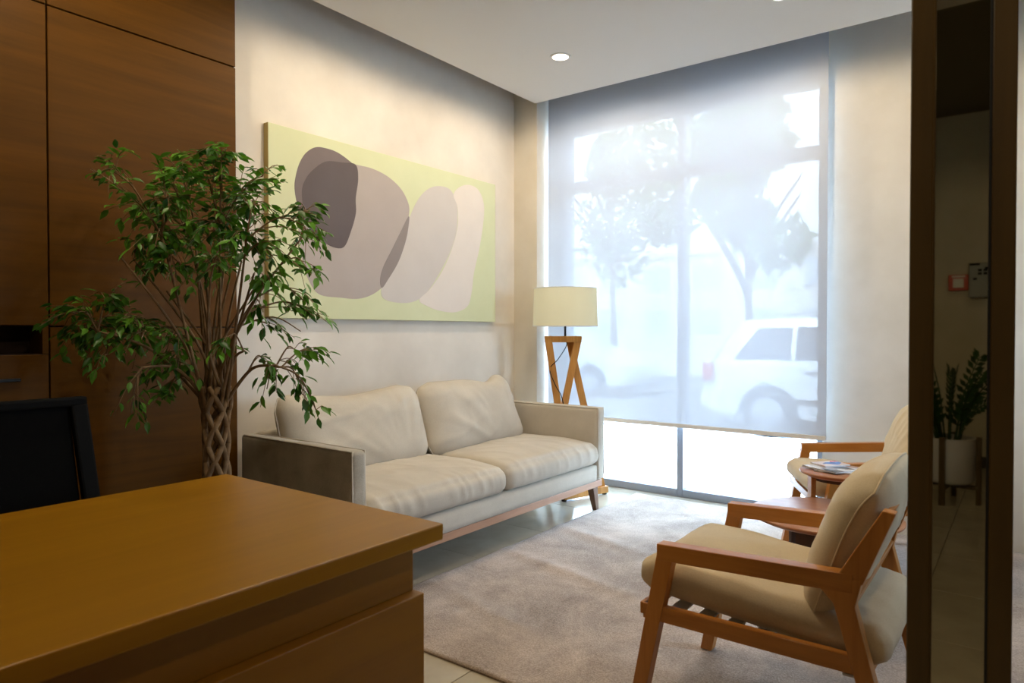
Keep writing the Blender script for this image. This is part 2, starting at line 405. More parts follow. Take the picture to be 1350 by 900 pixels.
# mirrored door beside the photographer: dark timber stiles around bronze mirror glass
dr = thing('door_1', 'dark timber door with a narrow bronze mirror panel at the right edge', 'door', (-.11, 1.45, 0))
del dr['category']; struct(dr)
def stile(x0, x1, nm='stile'): return MB().box(x0, x1, -.02, .02, 0, CEIL - .002).build(nm, M['bronze'], dr, .002, 1)
stile(-.0615, -.0255); stile(.0605, .0945)
MB().box(-.0255, .0605, -.012, -.006, .0, CEIL - .002).build('mirror_glass', M['tinted'], dr)
MB().box(-.0255, .0605, -.006, .016, .0, CEIL - .002).build('backing_board', M['bronze'], dr)
MB().box(.0560, .0605, -.016, -.011, .0, CEIL - .002).build('glazing_bead', M['gasket'], dr)
MB().box(-.0255, -.0230, -.016, -.011, .0, CEIL - .002).build('glazing_bead', M['bronze'], dr)

# ------------------------------------------------------------------ outside
pv = MB(); pv.box(-30, 30, 4.815, 8.4, -.35, -.1); pv.box(XR + .16, 30, -12, 4.815, -.35, -.1)
struct(pv.build('pavement', M['pavement']))
struct(MB().box(-60, 60, 8.4, 19, -.4, -.2).build('road', M['asphalt']))
struct(MB().box(-60, 60, 19, 70, -.35, -.1).build('pavement_far', M['pavement']))

def make_car():
    t = thing('parked_car', 'white estate car parked across the street, seen through the right of the blind', 'car', group='cars parked in the street')
    L = 4.6; Wd = .9   # rear at x=0, front at x=4.6
    low = [(.05, .35), (0, .5), (.02, .8), (.10, .98), (3.5, .98), (4.3, .86), (4.56, .66), (4.6, .4), (4.5, .25)]
    def arch(cx):
        return [(cx + .39 * math.cos(a), .30 + .39 * math.sin(a)) for a in [PI * k / 10 for k in range(11)]]
    poly = low + [(4.12, .25)] + arch(3.72)[0:] + [(3.3, .25), (1.3, .25)] + arch(.88)[0:] + [(.45, .25), (.15, .27)]
    body = MB().prism(poly, 'y', -Wd, Wd).build('body', M['carpaint'], t, .05, 3)
    g0 = [(.12, .96), (3.55, .96), (2.75, 1.46), (2.3, 1.56), (1.2, 1.6), (.55, 1.56), (.42, 1.5)]
    P = [(x, -Wd + .05 + max(0, z - .96) * .28, z) for x, z in g0] + [(x, Wd - .05 - max(0, z - .96) * .28, z) for x, z in g0]
    n = len(g0)
    MB().add(P, [tuple(range(n)), tuple(range(n, 2 * n))] + [(i, (i + 1) % n, n + (i + 1) % n, n + i) for i in range(n)]).build('cabin', M['carpaint'], t, .03, 2)
    wins = [[(.42, 1.03), (1.15, 1.03), (1.15, 1.45), (.72, 1.45)], [(1.22, 1.03), (2.0, 1.03), (2.0, 1.46), (1.22, 1.46)], [(2.07, 1.03), (3.05, 1.03), (2.55, 1.42), (2.07, 1.46)]]
    for sd in (-1, 1):
        for w in wins:
            q = [(x, sd * (Wd - .05 - max(0, z - .96) * .28 + .004), z) for x, z in w]
            q2 = [(x, y + sd * .008, z) for x, y, z in q]
            MB().hexa(q + q2).build('side_window', M['carglass'], t)
        for cx in (.88, 3.72):
            wl = MB(); wl.tube([(cx, sd * .66, .12 + .2), (cx, sd * .89, .12 + .2)], .32, 28)
            wo = wl.build('wheel', M['tyre'], t, .03, 2)
            MB().tube([(cx, sd * .88, .32), (cx, sd * .9, .32)], .2, 20).build('hub_cap', M['rim'], wo)
        MB().tube(spline([(.75, sd * .66, 1.57), (1.0, sd * .66, 1.64), (2.3, sd * .66, 1.62), (2.6, sd * .66, 1.54)]), .018, 6).build('roof_rail', M['rim'], t, smooth=True)
        MB().box(.02, .16, sd * .905 - .08, sd * .905 + .0, .72, .98).build('tail_light', M['tail'], t, .02)
        for hx in (1.35, 2.25): MB().box(hx, hx + .22, sd * .91 - .015, sd * .91 + .015, .86, .9).build('door_handle', M['rim'], t, .01)
        MB().box(1.25, 3.35, sd * .905 - .012, sd * .905 + .012, .45, .52).build('side_trim', M['tyre'], t)
    MB().hexa([(.10, -.7, 1.03), (.10, .7, 1.03), (.13, .7, 1.03), (.13, -.7, 1.03), (.36, -.6, 1.46), (.36, .6, 1.46), (.42, .6, 1.46), (.42, -.6, 1.46)]).build('rear_window', M['carglass'], t)
    MB().box(-.06, .12, -.86, .86, .32, .56).build('rear_bumper', M['carpaint'], t, .04)
    return t
car = make_car(); car.location = (-3.62, 10.15, -.2)
car2 = copy_tree(car); car2.location = (-11.2, 13.6, -.2)
car2['label'] = 'white car farther off in the street, behind the left half of the blind'

def street_tree(x, y, h, th, rx, rz, label, nleaf, seed, lean=0):
    rnd = random.Random(seed)
    t = thing('street_tree', label, 'tree', (x, y, -.1), group='trees across the street')
    tr = MB(); tr.tube(spline([(0, 0, 0), (.03, 0, th * .5), (-.04 + lean * .4, .02, th), (lean, 0, h * .8)]), [.11 - .07 * k / 18 for k in range(19)], 8)
    for k in range(9):
        a = rnd.uniform(0, 2 * PI); z0 = th * rnd.uniform(.85, 1.3)
        tr.tube(spline([(lean * .4, 0, z0), (rx * .35 * math.cos(a), rx * .35 * math.sin(a), z0 + rz * .4), (rx * .8 * math.cos(a), rx * .8 * math.sin(a), z0 + rz * .8)], 4), [.05 - .004 * q for q in range(9)], 5)
    tr.build('trunk', M['street_bark'], t, smooth=True)
    lf = MB(); cz = h - rz
    blobs = [(rnd.gauss(0, .42) * rx, rnd.gauss(0, .42) * rx, rnd.uniform(-.8, .8) * rz, rnd.uniform(.28, .5)) for k in range(16)]
    for k in range(nleaf):
        b = rnd.choice(blobs); d = Vector((rnd.gauss(0, 1), rnd.gauss(0, 1), rnd.gauss(0, 1))).normalized() * rnd.uniform(.3, 1) ** .5 * b[3] * rx
        c = Vector((b[0], b[1], cz + b[2])) + d
        e = Euler((rnd.uniform(-1.2, 1.2), rnd.uniform(-1.2, 1.2), rnd.uniform(0, 6.3))).to_matrix(); s = rnd.uniform(.09, .17)
        lf.add([c + e @ Vector(p) * s for p in ((-1, 0, 0), (0, -.55, .1), (1.1, 0, -.1), (0, .55, .1))], [(0, 1, 2), (0, 2, 3)])
    cr = lf.build('crown', M['street_leaf'], t); cr['kind'] = 'stuff'
    return t
street_tree(-3.95, 12.3, 5.6, 2.1, 1.05, 1.75, 'slender young street tree standing behind the white estate car', 2600, 3)
street_tree(-8.4, 15.4, 6.8, 2.9, 1.75, 2.0, 'leafy street tree behind the left half of the blind', 3000, 5)

bd = thing('far_building', 'long low pale building across the street behind the trees', 'building', (0, 42, -.1))
MB().box(-45, 22, 0, 8, 0, 6.2).build('wall', M['facade'], bd)
MB().box(-45.2, 22.2, -.25, 8.2, 6.2, 6.5).build('roof_edge', M['facade'], bd)
wmesh = MB().box(-.9, .9, -.06, .02, 0, 1.5).mesh('window', M['farglass'])
for k in range(18):
    for z in (1.2, 4.0):
        o = bpy.data.objects.new('window', wmesh); C.objects.link(o); o.parent = bd; o.location = (-40 + 3.4 * k, 0, z)

# ================================================================== FURNITURE
# ---- built-in cabinets (two units on the left wall)
CX = -3.1
def cabinet(y0, y1, label, niche):
    t = thing('wall_cabinet', label, 'cabinet', (CX, (y0 + y1) / 2, 0), group='timber wall cabinets')
    a, b = y0 - (y0 + y1) / 2, y1 - (y0 + y1) / 2; g = .003; dp = XL - CX
    if not niche: MB().box(dp + .001, -.022, a + .001, b - .001, 0, TOP - .52).build('carcass', M['cab_in'], t)
    def front(z0, z1, nm='door', x0=-.02): return MB().box(x0, 0, a + g, b - g, z0 + g, z1 - g).build(nm, M['cab'], t, .0015, 1)
    if niche:
        MB().box(dp + .001, -.022, a + .001, b - .001, 0, 1.112).build('carcass', M['cab_in'], t)
        MB().box(dp + .001, -.022, a + .001, b - .001, 1.222, TOP - .52).build('carcass', M['cab_in'], t)
        MB().box(dp + .001, dp + .012, a + .001, b - .001, 1.112, 1.222).build('niche_back', M['cab_in'], t)
        MB().box(dp + .012, -.0, b - .024, b - .003, 1.112, 1.222).build('niche_side', M['cab'], t)
        MB().box(dp + .012, -.0, a + .003, a + .024, 1.112, 1.222).build('niche_side', M['cab'], t)
        front(1.222, 2.49); front(2.49, CEIL)
        d1 = front(.80, 1.112, 'drawer'); front(.40, .80, 'drawer'); front(.06, .40, 'drawer')
        MB().box(.0, .012, -.09, .1, 1.008, 1.02).build('handle', M['black_metal'], d1, .002, 1).location.y = (b - .2)
    else:
        front(.06, 1.22); front(1.22, 2.49); front(2.49, CEIL)
    MB().box(dp + .001, -.03, a + .001, b - .001, 0, .06).build('plinth', M['cab_in'], t)
    return t
cabinet(1.06, 1.87, 'tall brown veneered cabinet with plain doors behind the weeping fig', False)
cabinet(.25, 1.06, 'brown veneered cabinet with an open slot and black drawer pull at the left edge', True)
cabinet(-.56, .25, 'brown veneered cabinet nearest the photographer, left of the slotted one', True)

# ---- reception desk
dk = thing('reception_desk', 'warm brown wooden reception desk with thick top in the foreground', 'desk', (-1.56, .43, 0))
def dbox(x0, x1, y0, y1, z0, z1, nm, m=None, bv=.003): return MB().box(x0 + 1.56, x1 + 1.56, y0 - .43, y1 - .43, z0, z1).build(nm, m or M['desk_side'], dk, bv, 2)
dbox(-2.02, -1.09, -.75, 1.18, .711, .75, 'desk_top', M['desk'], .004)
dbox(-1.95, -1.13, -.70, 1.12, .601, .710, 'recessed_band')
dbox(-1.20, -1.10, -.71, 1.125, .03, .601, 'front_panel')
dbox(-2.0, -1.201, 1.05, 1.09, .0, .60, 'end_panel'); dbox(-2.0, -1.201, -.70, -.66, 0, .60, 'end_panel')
dbox(-1.18, -1.13, -.69, 1.10, 0, .03, 'plinth', M['cab_in'], 0)

# ---- office chair behind the desk
oc = thing('office_chair', 'black office chair with framed mesh backrest behind the reception desk', 'chair', (-2.42, .66, 0))
def slab(y0t, y1t, y0b, y1b, zt, zb, xt, xb, th):
    return MB().hexa([(xb, y0b, zb), (xb, y1b, zb), (xb - th, y1b, zb), (xb - th, y0b, zb), (xt, y0t, zt), (xt, y1t, zt), (xt - th, y1t, zt), (xt - th, y0t, zt)])
br = slab(-.22, .22, -.24, .24, .968, .46, -.002, .075, .012).build('backrest', M['black_mesh'], oc)
MB().bar((0, -.25, .978), (0, .27, .978), .03, .03).build('back_frame', M['black_frame'], oc, .008)
for s in (-1, 1): MB().bar((0, s * .245, .97), (.085, s * .275, .45), .05, .03, (1, 0, 0)).build('back_frame', M['black_frame'], oc, .008)
MB().bar((.085, -.27, .45), (.085, .27, .45), .03, .03).build('back_frame', M['black_frame'], oc, .008)
MB().bar((-.02, 0, .6), (.06, 0, .38), .07, .02, (1, 0, 0)).build('back_spine', M['black_frame'], oc, .004)
rounded_box(.20, 0, .44, .30, .48, .07, .03, .03).build('seat', M['black_mesh'], oc, smooth=True)
MB().lathe([(.05, .36), (.05, .40)], (.18, 0, 0)).build('seat_plate', M['black_frame'], oc)
MB().lathe([(.028, .1), (.028, .37)], (.18, 0, 0), 14).build('gas_lift', M['black_metal'], oc, smooth='auto')
for k in range(5):
    a = 2 * PI * k / 5 + .3; e = (.18 + .26 * math.cos(a), .26 * math.sin(a), .075)
    s_ = MB().bar((.18, 0, .11), e, .045, .035, (0, 0, 1), .03, .025).build('base_spoke', M['black_frame'], oc, .004)
    MB().tube([(e[0] - .02 * math.sin(a), e[1] + .02 * math.cos(a), .031), (e[0] + .02 * math.sin(a), e[1] - .02 * math.cos(a), .031)], .03, 14).build('castor', M['black_rubber'], s_)

# ---- rug
def make_rug():
    x0, x1, y0, y1 = -2.285, 0.35, 1.83, 4.56; n = 150; m = 150
    V = []; F = []
    def hgt(x, y):
        h = .010 + .002 * N(x * 6, y * 6, 1)
        for (ax, ay, bx, by, w, a) in ((-2.3, 2.95, -1.3, 2.75, .05, .010), (-2.3, 3.5, -1.5, 3.3, .06, .012), (-2.25, 2.35, -1.4, 2.15, .05, .006), (-1.9, 4.2, -1.2, 3.0, .07, .006)):
            d = Vector((bx - ax, by - ay)); L = d.length; d /= L; p = Vector((x - ax, y - ay)); u = p.dot(d) / L; q = abs(p.x * d.y - p.y * d.x)
            if -.1 < u < 1.1: h += a * math.exp(-(q / w) ** 2) * max(0, 1 - abs(u - .4) / .7)
        return h
    for j in range(m + 1):
        for i in range(n + 1):
            u, v = i / n, j / m; x = x0 + (x1 - x0) * u; y = y0 + (y1 - y0) * v
            if i == 0: x += .008 * N(y * 3, 0, 4)
            V.append((x, y, hgt(x, y)))
    for j in range(m):
        for i in range(n): F.append((j * (n + 1) + i, j * (n + 1) + i + 1, (j + 1) * (n + 1) + i + 1, (j + 1) * (n + 1) + i))
    ring = [i for i in range(n + 1)] + [j * (n + 1) + n for j in range(1, m + 1)] + [m * (n + 1) + i for i in range(n - 1, -1, -1)] + [j * (n + 1) for j in range(m - 1, 0, -1)]
    o = len(V); V += [(V[k][0], V[k][1], .0006) for k in ring]
    for q in range(len(ring)):
        a, b = ring[q], ring[(q + 1) % len(ring)]; F.append((a, o + q, o + (q + 1) % len(ring), b))
    F.append(tuple(range(o, o + len(ring)))[::-1])
    mb = MB(); mb.v = V; mb.f = F
    r = mb.build('rug', M['rug'], smooth=True)
    tag(r, 'large grey brown short pile rug with soft creases between sofa and armchairs', 'rug')
make_rug()

# ---- sofa
sf = thing('sofa', 'beige linen two-seat sofa with timber base rail under the painting', 'sofa', (-2.69, 2.97, 0))
SX0, SX1, SY = -.42, .42, 1.08
def arm(s):
    y0 = s * (SY - .04)
    def df(p, u, v, w):
        p = p.copy(); p.y += .003 * N(p.x * 9, p.z * 9, s) * (1 - abs(w)); p.z += .004 * N(p.x * 5, 3, s) * (w > .9); return p
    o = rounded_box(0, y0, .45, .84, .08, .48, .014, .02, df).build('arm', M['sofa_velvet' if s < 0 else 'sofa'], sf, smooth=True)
    for q in (-1, 1):
        MB().tube([(SX0 + .02, y0 + q * .034, .687), (SX1 - .006, y0 + q * .034, .687), (SX1 - .004, y0 + q * .034, .24)], .005, 6).build('piping', M['sofa'], o, smooth=True)
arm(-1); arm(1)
rounded_box(SX0 + .05, 0, .455, .10, 2.0, .49, .02, .04).build('back', M['sofa'], sf, smooth=True)
rounded_box(.045, 0, .258, .74, 2.0, .108, .012, .04).build('seat_base', M['sofa'], sf, smooth=True)
MB().box(SX1 - .05, SX1 - .012, -SY + .01, SY - .01, .162, .204).build('base_rail', M['sofa_rail'], sf, .003)
MB().box(SX0 + .03, SX0 + .07, -SY + .03, SY - .03, .162, .204).build('base_rail', M['sofa_rail'], sf, .003)
for s in (-1, 1): MB().box(SX0 + .07, SX1 - .05, s * (SY - .035) - .02, s * (SY - .035) + .02, .162, .204).build('base_rail', M['sofa_rail'], sf, .003)
for s in (-1, 1):
    for fx in (SX1 - .05, SX0 + .07):
        MB().bar((fx, s * (SY - .075), .163), (fx + (.012 if fx > 0 else -.012), s * (SY - .05), 0.0), .06, .05, (1, 0, 0), .032, .032).build('leg', M['sofa_leg'], sf, .003)
for s in (-1, 1):
    def df(p, u, v, w, s=s):
        p = p.copy(); e = (1 - u * u) * (1 - v * v)
        if w > 0: p.z += .028 * e ** .6 * w
        f = max(0, (u - .45) / .55)
        wr = (1 - abs(N(p.y * 13 + 2.5 * p.z, p.x * 2.2, s * 7.3))) ** 5 - .25
        wr *= .45 + .75 * max(0, N(p.y * 3.1, 7.7 * s, 2) + .35)
        a = f * (1 - .5 * max(0, -w))
        p.x += .010 * wr * a + .012 * (1 - w * w) * (u > .9)
        r2 = (1 - abs(N(p.x * 2.5 + p.y * 3, p.y * 6 - p.x * 4, s * 3.7))) ** 6
        p.z += .005 * wr * f * (w > 0) + (.007 * N(p.x * 4, p.y * 4, s * 3) + .005 * r2) * max(0, w) * (1 - max(abs(u), abs(v)) ** 6)
        p.y += .004 * N(p.x * 6, p.z * 9, s)
        if u > .3: p.z -= .012 * f * (w > 0)
        return p
    rounded_box(.06, s * .4975, .392, .735, .985, .155, .05, .014, df).build('seat_cushion', M['sofa'], sf, smooth=True)

def pillow(name, parent, mat, w, h, t, loc, rot, seed, slump=0.0, n=46, wr=1.0, fold=None):
    """soft back cushion: local x = thickness, y = width, z = height"""
    bm = MB(); V = []; idx = {}
    m = int(n * h / w) + 2
    for side in (1, -1):
        for j in range(m + 1):
            for i in range(n + 1):
                u, v = 2 * i / n - 1, 2 * j / m - 1
                edge = (i in (0, n) or j in (0, m))
                if edge and side < 0: idx[(side, i, j)] = idx[(1, i, j)]; continue
                prof = (max(0, 1 - abs(u) ** 4.5) ** .6) * (max(0, 1 - abs(v) ** 3.6) ** .6)
                x = side * (t / 2) * prof
                cr_ = max(0, abs(u) - .72) / .28 * max(0, abs(v) - .6) / .4
                y = u * w / 2 * (1 - .02 * (1 - v * v) - .07 * cr_); z = v * h / 2 * (1 - .03 * (1 - u * u) - .16 * cr_)
                z -= slump * (1 - u * u) * (v + 1) / 2 * h * .12
                nn = N(y * 4 + seed, z * 4, side * 3.1)
                th_ = math.atan2(z + h * .55, y - .25 * w)
                r1 = (1 - abs(N(th_ * 5.5 + seed, (y + z) * 1.6, side * 2.0))) ** 5
                r2 = (1 - abs(N(y * 3.2 - z * 7 + seed * 3, z * 3 + y * 2, side * 5.0))) ** 7
                x += side * wr * prof * (.014 * nn + .015 * (r1 - .25) * max(0, .35 + N(y * 3, z * 3, seed)) + .012 * r2 * max(0, .3 + N(y * 2.5 + 4, z * 4, seed)))
                if fold: x, y, z = fold(x, y, z, u, v)
                idx[(side, i, j)] = len(V); V.append((x, y, z))
    F = []
    for side in (1, -1):
        for j in range(m):
            for i in range(n):
                F.append((idx[(side, i, j)], idx[(side, i + 1, j)], idx[(side, i + 1, j + 1)], idx[(side, i, j + 1)]))
    bm.v = V; bm.f = F
    mx = Matrix.Translation(loc) @ Euler(rot).to_matrix().to_4x4()
    bm.v = [tuple(mx @ Vector(v)) for v in bm.v]
    o = bm.build(name, mat, parent, smooth=True)
    ring = [idx[(1, i, 0)] for i in range(n)] + [idx[(1, n, j)] for j in range(m)] + [idx[(1, i, m)] for i in range(n, 0, -1)] + [idx[(1, 0, j)] for j in range(m, 0, -1)]
    P = [bm.v[k] for k in ring]; P.append(P[0])
    MB().tube(P, .0035, 5, False).build('seam_piping', mat, o, smooth=True)
    return o
def fold_r(x, y, z, u, v):   # right cushion: its far top corner peaks, its lower end slides out
    k = max(0, (u + 1) / 2)
    z += .02 * k * max(0, v) ** 2 + .028 * math.exp(-((u - .86) ** 2) * 14) * max(0, v)
    z -= .05 * math.exp(-((u - .55) ** 2) * 9) * max(0, v) ** 2
    y += .07 * max(0, -v) * max(0, u) - .04 * max(0, v) * max(0, u)
    return x, y, z
def fold_l(x, y, z, u, v):
    z += .02 * max(0, u) ** 2 * max(0, v) - .015 * math.exp(-((u + .1) ** 2) * 7) * max(0, v)
    z += .02 * math.exp(-((u + .95) ** 2) * 20) * max(0, v)
    return x, y, z
pillow('back_cushion', sf, M['sofa'], .98, .48, .24, (-.215, -.51, .655), (0, R(-17), 0), 2.0, .25, 60, 1.2, fold_l)
pillow('back_cushion', sf, M['sofa'], .96, .48, .24, (-.20, .42, .665), (0, R(-17), R(3)), 9.0, .2, 60, 1.2, fold_r)

# ---- painting
pt = thing('painting', 'wide abstract painting with grey and lilac rounded shapes on pale lime canvas', 'painting', (-3.25, 3.085, 1.79))
MB().box(.002, .040, -.966, .966, -.5175, .5175).build('canvas', M['canvas'], pt, .002, 1)
for s in (-1, 1): MB().box(.001, .038, s * .966 - .0015, s * .966 + .0015, -.5175, .5175).build('canvas_edge', M['canvas_edge'], pt)
shapes = dict(
 b=[(2.31, 1.971), (2.347, 2.046), (2.409, 2.119), (2.496, 2.175), (2.608, 2.194), (2.725, 2.198), (2.848, 2.197), (2.977, 2.168), (3.085, 2.107), (3.148, 2.016), (3.14, 1.924), (3.112, 1.779), (3.044, 1.632), (2.95, 1.507), (2.848, 1.434), (2.725, 1.397), (2.585, 1.399), (2.452, 1.408), (2.388, 1.458), (2.336, 1.559), (2.316, 1.661), (2.302, 1.797)],
 c=[(2.924, 1.408), (2.912, 1.486), (2.977, 1.607), (3.057, 1.753), (3.154, 1.946), (3.24, 2.081), (3.344, 2.165), (3.467, 2.196), (3.562, 2.175), (3.618, 2.074), (3.612, 1.919), (3.546, 1.759), (3.435, 1.599), (3.314, 1.465), (3.197, 1.399), (3.057, 1.384)],
 d=[(3.24, 1.41), (3.344, 1.488), (3.467, 1.623), (3.562, 1.782), (3.621, 1.942), (3.621, 2.074), (3.579, 2.156), (3.645, 2.222), (3.747, 2.254), (3.852, 2.234), (3.913, 2.14), (3.906, 2.0), (3.862, 1.812), (3.799, 1.624), (3.774, 1.487), (3.729, 1.384), (3.595, 1.336), (3.435, 1.343), (3.314, 1.371)],
 a=[(2.28, 1.983), (2.29, 2.062), (2.316, 2.136), (2.357, 2.196), (2.42, 2.239), (2.496, 2.248), (2.573, 2.241), (2.654, 2.212), (2.713, 2.177), (2.725, 2.114), (2.706, 1.998), (2.706, 1.905), (2.666, 1.788), (2.619, 1.7), (2.551, 1.687), (2.474, 1.712), (2.409, 1.741), (2.347, 1.803), (2.302, 1.883)],
 bc=[(3.146, 1.949), (3.134, 1.842), (3.098, 1.737), (3.044, 1.632), (2.964, 1.528), (2.912, 1.472), (2.899, 1.524), (2.924, 1.603), (2.99, 1.707), (3.071, 1.835)],
 ab=[(2.326, 1.973), (2.357, 2.057), (2.42, 2.126), (2.496, 2.175), (2.608, 2.19), (2.706, 2.196), (2.725, 2.114), (2.706, 1.998), (2.706, 1.905), (2.666, 1.788), (2.619, 1.7), (2.551, 1.687), (2.452, 1.719), (2.388, 1.773), (2.347, 1.838)])
plab = dict(a='mid grey rounded shape', b='large light grey rounded shape', ab='dark grey overlap', bc='grey overlap sliver', c='pale lilac grey shape', d='off white shape')
for k, nm in enumerate(shapes):
    poly = bezier_closed([(y - 3.085, z - 1.79) for y, z in shapes[nm]])
    o = MB().prism(poly, 'x', .0402, .0406 + .0003 * k).build('painted_shape', M['p_' + nm], pt); o['label'] = plab[nm]

# ---- floor lamp
RX = Vector((math.cos(R(37)), math.sin(R(37)), 0)); DX = Vector((-math.sin(R(37)), math.cos(R(37)), 0))
lp = thing('floor_lamp', 'floor lamp with cream drum shade on crossed timber legs behind the sofa', 'lamp', (-2.69, 4.215, 0))
def L(r, d, z): return RX * r + DX * d + Vector((0, 0, z))
MB().bar(L(-.15, -.03, 1.145), L(.115, -.03, 1.145), .05, .045).build('top_bar', M['lampwood'], lp, .003)
MB().bar(L(-.128, -.03, 1.165), L(.03, -.16, .04), .05, .045, DX).build('leg', M['lampwood'], lp, .003)
MB().bar(L(.095, -.03, 1.165), L(-.14, .02, .0), .05, .045, DX).build('leg', M['lampwood'], lp, .003)
MB().bar(L(.03, .02, 1.145), L(.285, .05, .012), .05, .045, DX).build('leg', M['lampwood'], lp, .003)
MB().bar(L(-.03, -.175, .037), L(.31, .06, .037), .05, .05).build('foot_bar', M['lampwood'], lp, .003)
for r_, d_ in ((-.02, -.168), (.295, .05)): MB().lathe([(.018, 0), (.018, .013)], tuple(L(r_, d_, 0)), 12).build('rubber_foot', M['black_rubber'], lp)
MB().tube([L(0, 0, 1.15), L(0, 0, 1.30)], .008, 10).build('stem', M['black_metal'], lp, smooth='auto')
MB().lathe([(.02, 1.28), (.022, 1.34)], (0, 0, 0), 14).build('lamp_holder', M['black_metal'], lp)
MB().lathe([(.012, 1.335), (.03, 1.37), (.032, 1.395), (.02, 1.42), (.004, 1.43)], (0, 0, 0), 16).build('bulb', M['paper_white'], lp, smooth=True)
sh = MB().lathe([(.236, 1.238), (.228, 1.515)], (0, 0, 0), 64, False).build('lamp_shade', M['shade'], lp, smooth=True)
for r_, z_ in ((.2355, 1.24), (.2275, 1.513)):
    MB().tube([(r_ * math.cos(2 * PI * k / 64), r_ * math.sin(2 * PI * k / 64), z_) for k in range(65)], .003, 5, False).build('shade_ring', M['paper_white'], sh, smooth=True)
sp_ = MB()
for k in range(3): sp_.tube([(0, 0, 1.5), (.226 * math.cos(2.1 * k), .226 * math.sin(2.1 * k), 1.508)], .0025, 5)
sp_.build('shade_spider', M['black_metal'], sh)
MB().tube(spline([L(0, -.01, 1.16), L(.005, -.06, 1.1), L(-.06, -.09, 1.0), L(-.115, -.075, .93), L(-.08, -.12, .82), L(-.03, -.13, .72), L(.0, -.15, .5), L(.01, -.19, .1)], 6), .0035, 6).build('cord', M['black_rubber'], lp, smooth=True)

# ---- roller blind
rb = thing('roller_blind', 'white translucent roller blind drawn most of the way down the window', 'blind', (-1.99, 4.47, 0))
MB().add([(-1.02, 0, .56), (1.02, 0, .56), (1.02, 0, 3.2), (-1.02, 0, 3.2)], [(0, 1, 2, 3)]).build('blind_fabric', M['blind'], rb)
MB().box(-1.02, 1.02, -.008, .008, .535, .562).build('bottom_bar', M['paper_white'], rb, .003)
MB().tube([(-1.03, .0, 3.22), (1.03, .0, 3.22)], .03, 20).build('roller_tube', M['alu'], rb, smooth='auto')
for s in (-1, 1): MB().box(s * 1.03 - .004, s * 1.03 + .004, -.03, .128, 3.18, 3.27).build('bracket', M['alu'], rb)

# ---- downlights
def downlight(x, y, z, label, power, group='round recessed ceiling lights', spread=179, col=WARM):
    t = thing('recessed_downlight', label, 'ceiling light', (x, y, z), group=group)
    MB().lathe([(.052, -.004), (.066, -.004), (.068, -.001), (.068, .0), (.052, .0)], (0, 0, 0), 40, False).build('trim_ring', M['paper_white'], t, smooth='auto')
    MB().lathe([(.0515, -.003), (.0515, -.0005)], (0, 0, 0), 40).build('lens', M['lens'], t)
    d = bpy.data.lights.new('downlight_beam', 'SPOT'); d.energy = power; d.color = col; d.spot_size = R(spread); d.spot_blend = 0.3; d.shadow_soft_size = .05
    o = bpy.data.objects.new('downlight_beam', d); C.objects.link(o); o.parent = t; o.location = (0, 0, -.012)
    return t
downlight(-2.38, 3.67, CEIL, 'small round ceiling light near the corner of the window, left one of the row', SPOT_W)
downlight(-1.03, 3.69, CEIL, 'small round ceiling light cut by the top of the photo, right one of the row', SPOT_W)
downlight(-2.38, 2.5, CEIL, 'small round ceiling light above the sofa, just above the frame', SPOT_W)
downlight(-1.03, 2.3, CEIL, 'small round ceiling light above the rug, outside the frame', SPOT_W)
downlight(-2.38, .97, CEIL, 'small round ceiling light above the weeping fig, outside the frame', SPOT_W)
downlight(.32, .95, CEIL, 'small round ceiling light added beside the mirrored door, unseen outside the frame', SPOT_W)  # unseen lamp added to brighten the chairs and sofa arm
downlight(.3, -2.9, 3.13, 'small round ceiling light added at the rear of the room, unseen outside the frame', 20, spread=160)  # dim unseen lamp added to light the plant shown in the mirror

